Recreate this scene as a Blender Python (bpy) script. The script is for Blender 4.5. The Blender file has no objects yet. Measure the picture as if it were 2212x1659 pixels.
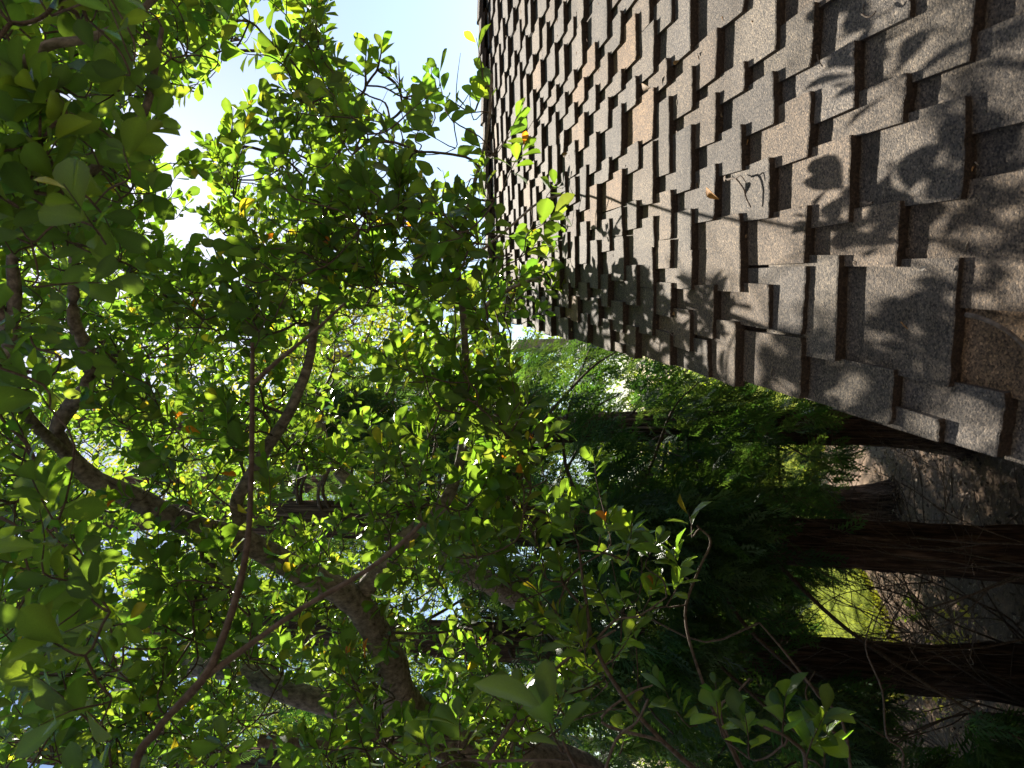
import bpy, math, random
import numpy as np
from mathutils import Vector, Matrix, noise

rng = np.random.default_rng(7)
random.seed(7)
rad = math.radians
sc = bpy.context.scene
COL = sc.collection

# ------------------------------------------------------------------ camera
CAM = np.array([0.0, 0.0, 2.5])
FPX = 1534.0                                   # focal length, photo scaled to 2212 px wide
TH = rad(11)
FW = np.array([0, math.cos(TH), math.sin(TH)])
UP = np.array([0, -math.sin(TH), math.cos(TH)])
RT = np.array([1.0, 0, 0])
cam = bpy.data.cameras.new('camera')
cam_o = bpy.data.objects.new('camera', cam)
COL.objects.link(cam_o)
cam.sensor_width = 36
cam.lens = 36 * FPX / 2212
cam.clip_start = 0.02
cam.clip_end = 2000
M = Matrix(((-UP[0], RT[0], -FW[0]), (-UP[1], RT[1], -FW[1]), (-UP[2], RT[2], -FW[2])))
cam_o.matrix_world = Matrix.Translation(Vector(CAM)) @ M.to_4x4()   # phone held so that up is to the left
cam.dof.use_dof = True
cam.dof.focus_distance = 2.2
cam.dof.aperture_fstop = 9
sc.camera = cam_o

# ------------------------------------------------------------------ light
SUN_EL, SUN_AZ = rad(42), rad(11)
SUN = np.array([math.cos(SUN_EL) * math.sin(SUN_AZ), math.cos(SUN_EL) * math.cos(SUN_AZ), math.sin(SUN_EL)])
w = bpy.data.worlds.new('World')
sc.world = w
w.use_nodes = True
nt = w.node_tree
sky = nt.nodes.new('ShaderNodeTexSky')
sky.sky_type = 'NISHITA'
sky.sun_disc = False
sky.sun_elevation = SUN_EL
sky.sun_rotation = SUN_AZ
sky.air_density = 1.0
sky.dust_density = 0.4
sky.ozone_density = 1.4
nt.nodes['Background'].inputs[1].default_value = 0.05
nt.links.new(sky.outputs[0], nt.nodes['Background'].inputs[0])
sl = bpy.data.lights.new('sun', 'SUN')
sl.energy = 5.0
sl.angle = rad(0.5)
sl.color = (1.0, 0.93, 0.82)
sun_o = bpy.data.objects.new('sun', sl)
COL.objects.link(sun_o)
sun_o.rotation_euler = Vector(SUN).to_track_quat('Z', 'Y').to_euler()
vs = sc.view_settings
vs.view_transform = 'Standard'
vs.look = 'None'
vs.gamma = 1
vs.exposure = 1.84
vs.use_curve_mapping = False
sc.cycles.max_bounces = 8
sc.cycles.transmission_bounces = 6
sc.cycles.diffuse_bounces = 4

# ------------------------------------------------------------------ helpers
def P(ix, iy, dep):
    """world point seen at photo pixel (2212-wide scale) at a depth in metres"""
    return CAM + dep * (FW - (ix - 1106) / FPX * UP + (829.5 - iy) / FPX * RT)

def proj(X):
    d = np.asarray(X) - CAM
    z = d @ FW
    return 1106 - FPX * (d @ UP) / z, 829.5 - FPX * (d @ RT) / z, z

def mat(name):
    m = bpy.data.materials.new(name)
    m.use_nodes = True
    return m, m.node_tree.nodes, m.node_tree.links, m.node_tree.nodes['Principled BSDF']

def node(ns, kind, **kw):
    n = ns.new(kind)
    for k, v in kw.items():
        if k in n.inputs.keys():
            n.inputs[k].default_value = v
        else:
            setattr(n, k, v)
    return n

def ramp(ns, stops):
    r = ns.new('ShaderNodeValToRGB')
    e = r.color_ramp.elements
    while len(e) < len(stops):
        e.new(0.5)
    for i, (p, c) in enumerate(stops):
        e[i].position = p
        e[i].color = (*c, 1)
    return r

def npmesh(name, V, faces, mats, mi=None, smooth=True, tint=None):
    """V (n,3); faces: one (m,k) int array or a list of them; tint: per-vertex rgb"""
    if not isinstance(faces, list):
        faces = [faces]
    me = bpy.data.meshes.new(name)
    V = np.ascontiguousarray(V, dtype=np.float32)
    me.vertices.add(len(V))
    me.vertices.foreach_set('co', V.ravel())
    loops = np.concatenate([np.asarray(f, dtype=np.int32).ravel() for f in faces])
    lens = np.concatenate([np.full(len(f), np.asarray(f).shape[1], dtype=np.int32) for f in faces])
    me.loops.add(len(loops))
    me.loops.foreach_set('vertex_index', loops)
    me.polygons.add(len(lens))
    me.polygons.foreach_set('loop_start', np.concatenate([[0], np.cumsum(lens)[:-1]]).astype(np.int32))
    if mi is not None:
        me.polygons.foreach_set('material_index', np.asarray(mi, dtype=np.int32))
    me.polygons.foreach_set('use_smooth', np.full(len(lens), bool(smooth)))
    if tint is not None:
        a = me.color_attributes.new('tint', 'FLOAT_COLOR', 'POINT')
        c = np.ones((len(V), 4), dtype=np.float32)
        c[:, :3] = tint
        a.data.foreach_set('color', c.ravel())
    for m in (mats if isinstance(mats, (list, tuple)) else [mats]):
        me.materials.append(m)
    me.update(calc_edges=True)
    return me

def link(name, me, parent=None, kind=None, label=None, cat=None, group=None):
    o = bpy.data.objects.new(name, me)
    COL.objects.link(o)
    if parent is not None:
        o.parent = parent
        o.matrix_parent_inverse = Matrix.Translation(-parent.location)
    for k, v in (('kind', kind), ('label', label), ('category', cat), ('group', group)):
        if v:
            o[k] = v
    return o

def thing(name, label, cat, loc, group=None):
    o = link(name, None, label=label, cat=cat, group=group)
    o.location = Vector(loc)
    return o

def spline(pts, n=6):
    """Catmull-Rom through rows of pts (any number of columns)"""
    p = np.asarray(pts, float)
    p = np.vstack([2 * p[0] - p[1], p, 2 * p[-1] - p[-2]])
    out = []
    for i in range(1, len(p) - 2):
        t = np.linspace(0, 1, n, endpoint=False)[:, None]
        a, b, c, d = p[i - 1], p[i], p[i + 1], p[i + 2]
        out.append(0.5 * (2 * b + (c - a) * t + (2 * a - 5 * b + 4 * c - d) * t ** 2 + (3 * b - a - 3 * c + d) * t ** 3))
    out.append(p[-2][None])
    return np.vstack(out)

def tube(C, r, sides=8, rough=0.0, seed=0.0, freq=18.0, cap=True):
    C = np.asarray(C, float)
    r = np.broadcast_to(np.asarray(r, float), (len(C),))
    T = np.gradient(C, axis=0)
    T /= np.linalg.norm(T, axis=1)[:, None] + 1e-12
    ref = np.array([0.31, 0.17, 0.93]) if abs(T[0] @ np.array([0.31, 0.17, 0.93])) < 0.9 else np.array([1.0, 0, 0])
    A = np.cross(T, ref)
    A /= np.linalg.norm(A, axis=1)[:, None] + 1e-12
    B = np.cross(T, A)
    an = np.linspace(0, 2 * math.pi, sides, endpoint=False)
    rr = np.repeat(r[:, None], sides, 1)
    if rough:
        L = np.concatenate([[0], np.cumsum(np.linalg.norm(np.diff(C, axis=0), axis=1))])
        for i in range(len(C)):
            for j in range(sides):
                q = Vector((math.cos(an[j]) * 2.2, math.sin(an[j]) * 2.2, L[i] * freq))
                rr[i, j] *= 1 + rough * (noise.noise(q + Vector((seed, seed, 0))) + 0.5 * noise.noise(q * 2.3))
    V = (C[:, None] + rr[..., None] * (np.cos(an)[None, :, None] * A[:, None] + np.sin(an)[None, :, None] * B[:, None])).reshape(-1, 3)
    i = np.arange(len(C) - 1)[:, None] * sides
    j = np.arange(sides)[None]
    k = (np.arange(sides) + 1)[None] % sides
    F = np.stack([i + j, i + k, i + sides + k, i + sides + j], -1).reshape(-1, 4)
    return V, F

class Bag:
    """collects vertex/quad chunks into one mesh"""
    def __init__(s):
        s.v, s.f, s.n, s.c = [], [], 0, []
    def add(s, V, F, c=None):
        s.v.append(V); s.f.append(np.asarray(F) + s.n); s.n += len(V)
        if c is not None:
            s.c.append(np.broadcast_to(c, (len(V), 3)))
    def mesh(s, name, m, smooth=True):
        return npmesh(name, np.vstack(s.v), np.vstack(s.f), m, smooth=smooth, tint=np.vstack(s.c) if s.c else None)

def inpoly(x, y, poly):
    x = np.asarray(x, float); y = np.asarray(y, float)
    r = np.zeros(x.shape, bool)
    n = len(poly)
    for i in range(n):
        x0, y0 = poly[i]; x1, y1 = poly[(i + 1) % n]
        c = ((y0 > y) != (y1 > y)) & (x < (x1 - x0) * (y - y0) / ((y1 - y0) or 1e-9) + x0)
        r ^= c
    return r

def unit(a):
    a = np.asarray(a, float)
    return a / (np.linalg.norm(a, axis=-1, keepdims=True) + 1e-12)

# ------------------------------------------------------------------ materials
def leaf_mat(name, trans, tmul, rough=0.38, spec=0.5, tmix=0.5):
    m, ns, ln, b = mat(name)
    at = node(ns, 'ShaderNodeVertexColor', layer_name='tint')
    geo = node(ns, 'ShaderNodeNewGeometry')
    tc = node(ns, 'ShaderNodeTexCoord')
    nz = node(ns, 'ShaderNodeTexNoise', Scale=55.0, Detail=3.0)
    ln.new(tc.outputs['Object'], nz.inputs['Vector'])
    hs = node(ns, 'ShaderNodeHueSaturation')
    mr = node(ns, 'ShaderNodeMapRange')
    mr.inputs['To Min'].default_value = 0.72
    mr.inputs['To Max'].default_value = 1.25
    ln.new(nz.outputs[0], mr.inputs[0])
    ln.new(mr.outputs[0], hs.inputs['Value'])
    ln.new(at.outputs[0], hs.inputs['Color'])
    under = node(ns, 'ShaderNodeMix', data_type='RGBA', blend_type='MIX')      # paler, matt underside
    under.inputs[0].default_value = 0.0
    mu = node(ns, 'ShaderNodeMath', operation='MULTIPLY')
    mu.inputs[1].default_value = 0.25
    ln.new(geo.outputs['Backfacing'], mu.inputs[0])
    ln.new(mu.outputs[0], under.inputs[0])
    ln.new(hs.outputs[0], under.inputs[6])
    under.inputs[7].default_value = (0.11, 0.18, 0.085, 1)
    ln.new(under.outputs[2], b.inputs['Base Color'])
    ro = node(ns, 'ShaderNodeMapRange')
    ro.inputs['To Min'].default_value = rough
    ro.inputs['To Max'].default_value = 0.62
    ln.new(geo.outputs['Backfacing'], ro.inputs[0])
    ln.new(ro.outputs[0], b.inputs['Roughness'])
    b.inputs['Specular IOR Level'].default_value = spec
    tr = node(ns, 'ShaderNodeBsdfTranslucent')
    tm = node(ns, 'ShaderNodeMix', data_type='RGBA', blend_type='MULTIPLY')
    tm.inputs[0].default_value = 1.0
    ln.new(hs.outputs[0], tm.inputs[6])
    tm.inputs[7].default_value = (*tmul, 1)
    ln.new(tm.outputs[2], tr.inputs['Color'])
    mx = node(ns, 'ShaderNodeMixShader')
    mx.inputs[0].default_value = tmix
    ln.new(b.outputs[0], mx.inputs[1])
    ln.new(tr.outputs[0], mx.inputs[2])
    ln.new(mx.outputs[0], ns['Material Output'].inputs[0])
    bp = node(ns, 'ShaderNodeBump', Strength=0.35, Distance=0.004)
    ln.new(nz.outputs[0], bp.inputs['Height'])
    ln.new(bp.outputs[0], b.inputs['Normal'])
    return m

LEAF = leaf_mat('glossy_leaf', None, (7.2, 5.0, 1.2), rough=0.26, spec=0.7, tmix=0.54)
CONI = leaf_mat('conifer_foliage', None, (3.2, 2.9, 0.9), rough=0.6, spec=0.25, tmix=0.3)
FARL = leaf_mat('far_foliage', None, (4.6, 3.9, 1.1), rough=0.5, spec=0.3, tmix=0.5)
GRSM = leaf_mat('grass_blade', None, (4.2, 3.6, 1.2), rough=0.5, spec=0.3, tmix=0.45)

def bark_mat(name, c0, c1, c2, scale, stretch, bump):
    m, ns, ln, b = mat(name)
    tc = node(ns, 'ShaderNodeTexCoord')
    mp = node(ns, 'ShaderNodeMapping')
    mp.inputs['Scale'].default_value = stretch
    ln.new(tc.outputs['Object'], mp.inputs[0])
    n1 = node(ns, 'ShaderNodeTexNoise', Scale=scale, Detail=8.0, Roughness=0.65)
    ln.new(mp.outputs[0], n1.inputs['Vector'])
    r = ramp(ns, [(0.3, c0), (0.52, c1), (0.75, c2)])
    ln.new(n1.outputs[0], r.inputs[0])
    n2 = node(ns, 'ShaderNodeTexNoise', Scale=3.0, Detail=4.0)
    ln.new(tc.outputs['Object'], n2.inputs['Vector'])
    mx = node(ns, 'ShaderNodeMix', data_type='RGBA', blend_type='MULTIPLY')
    mx.inputs[0].default_value = 0.6
    r2 = ramp(ns, [(0.3, (0.6, 0.6, 0.58)), (0.7, (1.15, 1.1, 1.05))])
    ln.new(n2.outputs[0], r2.inputs[0])
    ln.new(r.outputs[0], mx.inputs[6])
    ln.new(r2.outputs[0], mx.inputs[7])
    ln.new(mx.outputs[2], b.inputs['Base Color'])
    b.inputs['Roughness'].default_value = 0.9
    b.inputs['Specular IOR Level'].default_value = 0.15
    bp = node(ns, 'ShaderNodeBump', Strength=0.8, Distance=bump)
    ln.new(n1.outputs[0], bp.inputs['Height'])
    ln.new(bp.outputs[0], b.inputs['Normal'])
    return m

BARK = bark_mat('grey_brown_bark', (0.06, 0.05, 0.042), (0.24, 0.205, 0.17), (0.45, 0.39, 0.33), 60, (1, 1, 0.6), 0.009)
TWIG = bark_mat('twig_bark', (0.055, 0.04, 0.03), (0.125, 0.095, 0.073), (0.22, 0.18, 0.145), 90, (1, 1, 1), 0.002)
DEAD = bark_mat('grey_dead_wood', (0.08, 0.06, 0.046), (0.16, 0.125, 0.098), (0.28, 0.235, 0.19), 90, (1, 1, 1), 0.002)
RED = bark_mat('red_fibrous_bark', (0.018, 0.012, 0.009), (0.11, 0.073, 0.054), (0.36, 0.25, 0.18), 30, (1.8, 1.8, 0.13), 0.03)

def shingle_mat():
    m, ns, ln, b = mat('granule_shingle')
    at = node(ns, 'ShaderNodeVertexColor', layer_name='tint')
    tc = node(ns, 'ShaderNodeTexCoord')
    vo = node(ns, 'ShaderNodeTexVoronoi', Scale=430.0)
    ln.new(tc.outputs['Object'], vo.inputs['Vector'])
    sep = node(ns, 'ShaderNodeSeparateColor')
    ln.new(vo.outputs['Color'], sep.inputs[0])
    r = ramp(ns, [(0.0, (0.30, 0.30, 0.31)), (0.35, (0.75, 0.74, 0.74)), (0.7, (1.15, 1.1, 1.02)), (0.93, (1.55, 1.42, 1.25)), (1.0, (2.3, 2.1, 1.8))])
    ln.new(sep.outputs[0], r.inputs[0])
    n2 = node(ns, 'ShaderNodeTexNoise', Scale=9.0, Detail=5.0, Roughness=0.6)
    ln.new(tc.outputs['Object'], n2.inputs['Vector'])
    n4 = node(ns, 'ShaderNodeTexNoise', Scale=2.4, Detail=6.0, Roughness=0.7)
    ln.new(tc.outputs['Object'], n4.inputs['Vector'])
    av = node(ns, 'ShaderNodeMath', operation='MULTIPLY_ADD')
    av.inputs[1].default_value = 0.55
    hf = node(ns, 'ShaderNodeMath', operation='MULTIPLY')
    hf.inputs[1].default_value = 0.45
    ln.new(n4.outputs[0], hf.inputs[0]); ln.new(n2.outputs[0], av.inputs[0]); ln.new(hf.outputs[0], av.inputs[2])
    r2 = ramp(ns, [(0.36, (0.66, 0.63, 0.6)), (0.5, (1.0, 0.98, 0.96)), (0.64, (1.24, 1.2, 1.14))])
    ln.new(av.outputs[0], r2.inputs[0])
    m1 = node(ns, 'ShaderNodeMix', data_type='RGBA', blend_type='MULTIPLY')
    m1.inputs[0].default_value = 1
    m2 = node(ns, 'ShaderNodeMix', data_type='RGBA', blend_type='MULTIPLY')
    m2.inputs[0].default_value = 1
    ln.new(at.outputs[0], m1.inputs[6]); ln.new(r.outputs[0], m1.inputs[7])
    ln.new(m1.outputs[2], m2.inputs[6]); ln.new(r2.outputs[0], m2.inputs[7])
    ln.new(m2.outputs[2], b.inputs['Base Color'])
    b.inputs['Roughness'].default_value = 0.85
    b.inputs['Specular IOR Level'].default_value = 0.12
    n3 = node(ns, 'ShaderNodeTexNoise', Scale=330.0, Detail=3.0, Roughness=0.7)
    ln.new(tc.outputs['Object'], n3.inputs['Vector'])
    ad = node(ns, 'ShaderNodeMath', operation='SUBTRACT')
    ln.new(n3.outputs[0], ad.inputs[0]); ln.new(vo.outputs['Distance'], ad.inputs[1])
    bp = node(ns, 'ShaderNodeBump', Strength=0.55, Distance=0.0016)
    ln.new(ad.outputs[0], bp.inputs['Height'])
    ln.new(bp.outputs[0], b.inputs['Normal'])
    return m
SHING = shingle_mat()

def asphalt_edge():
    m, ns, ln, b = mat('laminated_asphalt_edge')
    tc = node(ns, 'ShaderNodeTexCoord')
    n1 = node(ns, 'ShaderNodeTexNoise', Scale=240.0, Detail=4.0, Roughness=0.7)
    ln.new(tc.outputs['Object'], n1.inputs['Vector'])
    r = ramp(ns, [(0.35, (0.018, 0.012, 0.009)), (0.55, (0.065, 0.042, 0.028)), (0.75, (0.18, 0.115, 0.07))])
    ln.new(n1.outputs[0], r.inputs[0])
    ln.new(r.outputs[0], b.inputs['Base Color'])
    b.inputs['Roughness'].default_value = 0.85
    bp = node(ns, 'ShaderNodeBump', Strength=0.9, Distance=0.003)
    ln.new(n1.outputs[0], bp.inputs['Height'])
    ln.new(bp.outputs[0], b.inputs['Normal'])
    return m
EDGE = asphalt_edge()

def plain(name, c, rough=0.8, nscale=20.0, var=0.25):
    m, ns, ln, b = mat(name)
    tc = node(ns, 'ShaderNodeTexCoord')
    n1 = node(ns, 'ShaderNodeTexNoise', Scale=nscale, Detail=6.0, Roughness=0.65)
    ln.new(tc.outputs['Object'], n1.inputs['Vector'])
    c = np.array(c)
    r = ramp(ns, [(0.3, tuple(c * (1 - var))), (0.7, tuple(c * (1 + var)))])
    ln.new(n1.outputs[0], r.inputs[0])
    ln.new(r.outputs[0], b.inputs['Base Color'])
    b.inputs['Roughness'].default_value = rough
    bp = node(ns, 'ShaderNodeBump', Strength=0.4, Distance=0.004)
    ln.new(n1.outputs[0], bp.inputs['Height'])
    ln.new(bp.outputs[0], b.inputs['Normal'])
    return m

def soil_mat():
    m, ns, ln, b = mat('leaf_litter_soil')
    tc = node(ns, 'ShaderNodeTexCoord')
    n1 = node(ns, 'ShaderNodeTexNoise', Scale=22.0, Detail=10.0, Roughness=0.82)
    n2 = node(ns, 'ShaderNodeTexNoise', Scale=1.3, Detail=4.0)
    ln.new(tc.outputs['Object'], n1.inputs['Vector']); ln.new(tc.outputs['Object'], n2.inputs['Vector'])
    r = ramp(ns, [(0.3, (0.05, 0.034, 0.023)), (0.48, (0.19, 0.128, 0.083)), (0.64, (0.32, 0.222, 0.147)), (0.8, (0.5, 0.36, 0.24))])
    ln.new(n1.outputs[0], r.inputs[0])
    r2 = ramp(ns, [(0.35, (0.75, 0.72, 0.72)), (0.65, (1.15, 1.1, 1.0))])
    ln.new(n2.outputs[0], r2.inputs[0])
    mx = node(ns, 'ShaderNodeMix', data_type='RGBA', blend_type='MULTIPLY')
    mx.inputs[0].default_value = 1
    ln.new(r.outputs[0], mx.inputs[6]); ln.new(r2.outputs[0], mx.inputs[7])
    ln.new(mx.outputs[2], b.inputs['Base Color'])
    b.inputs['Roughness'].default_value = 0.95
    bp = node(ns, 'ShaderNodeBump', Strength=0.9, Distance=0.03)
    ln.new(n1.outputs[0], bp.inputs['Height'])
    ln.new(bp.outputs[0], b.inputs['Normal'])
    return m
SOIL = soil_mat()
LAWN = plain('lawn_turf', (0.15, 0.18, 0.018), 0.9, 60, 0.45)
LAWN.node_tree.nodes['Principled BSDF'].inputs['Specular IOR Level'].default_value = 0.05
WALLM = plain('weathered_wood_siding', (0.075, 0.066, 0.058), 0.8, 30, 0.3)
METAL = plain('dark_drip_edge', (0.05, 0.045, 0.04), 0.5, 40, 0.2)
LIT = leaf_mat('dry_leaf', None, (1.2, 1.0, 0.7), rough=0.7, spec=0.2, tmix=0.12)

# ------------------------------------------------------------------ ground
def lawn_y(x):
    return 8.5 + 3.0 / (1 + math.exp(-(x + 2.05) * 6)) + 0.9 * noise.noise(Vector((x * 0.9, 3, 0))) + 0.3 * noise.noise(Vector((x * 3.1, 9, 0)))

def ground():
    n = 110
    g = np.linspace(-1, 1, n)
    g = np.sign(g) * (np.abs(g) ** 3) * 380
    X, Y = np.meshgrid(g, g, indexing='ij')
    Y = Y + 7
    Z = np.zeros_like(X)
    for i in range(n):
        for j in range(n):
            if abs(X[i, j]) < 25 and abs(Y[i, j]) < 35:
                Z[i, j] = 0.05 * noise.noise(Vector((X[i, j] * 0.6, Y[i, j] * 0.6, 0))) + 0.02 * noise.noise(Vector((X[i, j] * 2.3, Y[i, j] * 2.3, 4)))
    V = np.stack([X, Y, Z - 0.04], -1).reshape(-1, 3)
    i = np.arange(n - 1)[:, None] * n; j = np.arange(n - 1)[None]
    F = np.stack([i + j, i + n + j, i + n + j + 1, i + j + 1], -1).reshape(-1, 4)
    link('ground', npmesh('ground', V, F, SOIL), kind='structure')
    # lawn: a sheet whose near border wanders
    nx, ny = 160, 40
    xs = np.concatenate([np.linspace(-60, -8, 20), np.linspace(-7.9, 4, 120), np.linspace(4.2, 60, 20)])
    V = []
    for x in xs:
        y0 = lawn_y(x)
        for k in range(ny):
            t = k / (ny - 1)
            y = y0 + 70 * t ** 2
            V.append((x, y, 0.035 + 0.03 * noise.noise(Vector((x * 0.5, y * 0.5, 7)))))
    i = np.arange(nx - 1)[:, None] * ny; j = np.arange(ny - 1)[None]
    F = np.stack([i + j, i + ny + j, i + ny + j + 1, i + j + 1], -1).reshape(-1, 4)
    link('lawn', npmesh('lawn', np.array(V), F, LAWN), kind='structure')
ground()

# ------------------------------------------------------------------ roof
PT, AZ, DR = rad(23.5), rad(9), 0.75
RS = np.array([math.sin(AZ) * math.cos(PT), math.cos(AZ) * math.cos(PT), math.sin(PT)])   # up the slope
RL = np.array([-math.cos(AZ), math.sin(AZ), 0])                                           # along a course, leftwards
RN = np.cross(-RL, RS)
RQ = CAM - DR * RN
EX = 0.1045            # exposure of a course
S_REF, S_RIDGE, V_EDGE, V_FAR = 0.766, 3.88, 0.235, -2.7
K0, K1 = -7, 29
def RP(s, v, h):
    return RQ + np.multiply.outer(np.asarray(s, float), RS) + np.multiply.outer(np.asarray(v, float), RL) + np.multiply.outer(np.asarray(h, float), RN)

roof = thing('shingled_roof', 'low roof of thick staggered grey-brown asphalt shingles sloping up beside the trees', 'roof', RP(0.0, 0.2, -1.6))
STEP = 0.0088
def tab_mesh(s0, va, vb, tint, sid, length=None, ext=0.0):
    """one shingle tab: lower edge at s0, between va..vb (v grows leftwards)"""
    r = random.Random(sid)
    ln_ = length or EX * 2.35
    nb = 10
    tb = 0.0225
    slope = STEP / EX
    lift = r.uniform(-0.0006, 0.0016)
    warp = r.uniform(-0.0022, 0.0022)
    V = []
    top, bot = [], []
    va2 = va + r.uniform(-0.003, 0.003); vb2 = vb + r.uniform(-0.003, 0.003)
    skew = r.uniform(-0.007, 0.007)
    drop = r.choice((0, 0, r.uniform(-0.012, 0.026)))
    chip = r.uniform(0.001, 0.006)
    lo = []
    for i in range(nb):
        t = i / (nb - 1)
        v = va2 + (vb2 - va2) * t
        s = s0 + drop + skew * (t - 0.5) + r.uniform(-0.0016, 0.0016) + (chip if (i == 0 and r.random() < 0.5) or (i == nb - 1 and r.random() < 0.5) else 0)
        c = 0.0004 * (2 * t - 1) ** 2
        lo.append((s, v, lift + warp * (t - 0.5) + c))
    dv = [r.uniform(-0.003, 0.003) for _ in range(2)]
    rows = []
    for s, v, h in lo:
        t = (v - va2) / (vb2 - va2)
        rows.append([(s, v, h), (s + 0.003, v, h + 0.0006), (s0 + ln_ * 0.45, v + dv[0] * (1 - t) + dv[1] * t, -slope * ln_ * 0.45 + h * 0.45), (s0 + ln_, v + dv[0] * (1 - t) + dv[1] * t, -slope * ln_)])
    for col in rows:
        for (s, v, h) in col:
            V.append((s, v, h + 0.0))
        V.append((col[0][0] + 0.0015, col[0][1], -tb))
        V.append((col[3][0], col[3][1], col[3][2] - 0.002))
    V = np.array(V)
    F, mi = [], []
    m = 6
    for i in range(nb - 1):
        a, b = i * m, (i + 1) * m
        for k in range(3):
            F.append((a + k, a + k + 1, b + k + 1, b + k)); mi.append(0)
        F.append((a + 4, a, b, b + 4)); mi.append(1)
        F.append((a + 5, a + 4, b + 4, b + 5)); mi.append(1)
    for a, fl in ((0, 0), ((nb - 1) * m, 1)):
        q = [(a, a + 4, a + 2, a + 1), (a + 4, a + 5, a + 3, a + 2)]
        for f in q:
            F.append(f[::-1] if fl else f); mi.append(1)
    W = RP(V[:, 0], V[:, 1], V[:, 2])
    return W, np.array(F), np.array(mi), np.tile(tint, (len(W), 1))

TINTS = [(0.136, 0.120, 0.104), (0.128, 0.115, 0.102), (0.144, 0.122, 0.100), (0.122, 0.112, 0.103), (0.138, 0.124, 0.107), (0.142, 0.118, 0.096), (0.130, 0.119, 0.107)]
def next_course(teeth):
    """gaps of the next course lie inside this course's teeth, so no two gaps stack"""
    gaps = []
    for a, b in teeth:
        wd = b - a
        if wd < 0.048 or random.random() < 0.07:
            continue
        if wd > 0.18:
            mid = a + wd * random.uniform(0.42, 0.58)
            k = random.uniform(0.018, 0.045)
            for c, d in ((a, mid - k), (mid + k, b)):
                g0 = c + random.uniform(0.006, 0.022); g1 = d - random.uniform(0.006, 0.022)
                if g1 - g0 > 0.03: gaps.append((g0, g1))
        else:
            mg = min(0.055, (wd - 0.034) / 2)
            f = random.random() ** 1.0
            tot = random.uniform(0.012, 2 * mg)
            g0 = a + 0.003 + tot * f; g1 = b - 0.003 - tot * (1 - f)
            gaps.append((g0, g1))
    out, cur = [], V_FAR
    for g0, g1 in gaps:
        if g0 - cur > 0.02:
            out.append((cur, g0))
        cur = g1
    end = V_EDGE + random.uniform(-0.006, 0.01)
    if end - cur > 0.025:
        out.append((cur, end))
    # a tooth that swallowed a missing gap becomes too wide: cut it into neighbouring tabs
    return out

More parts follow.
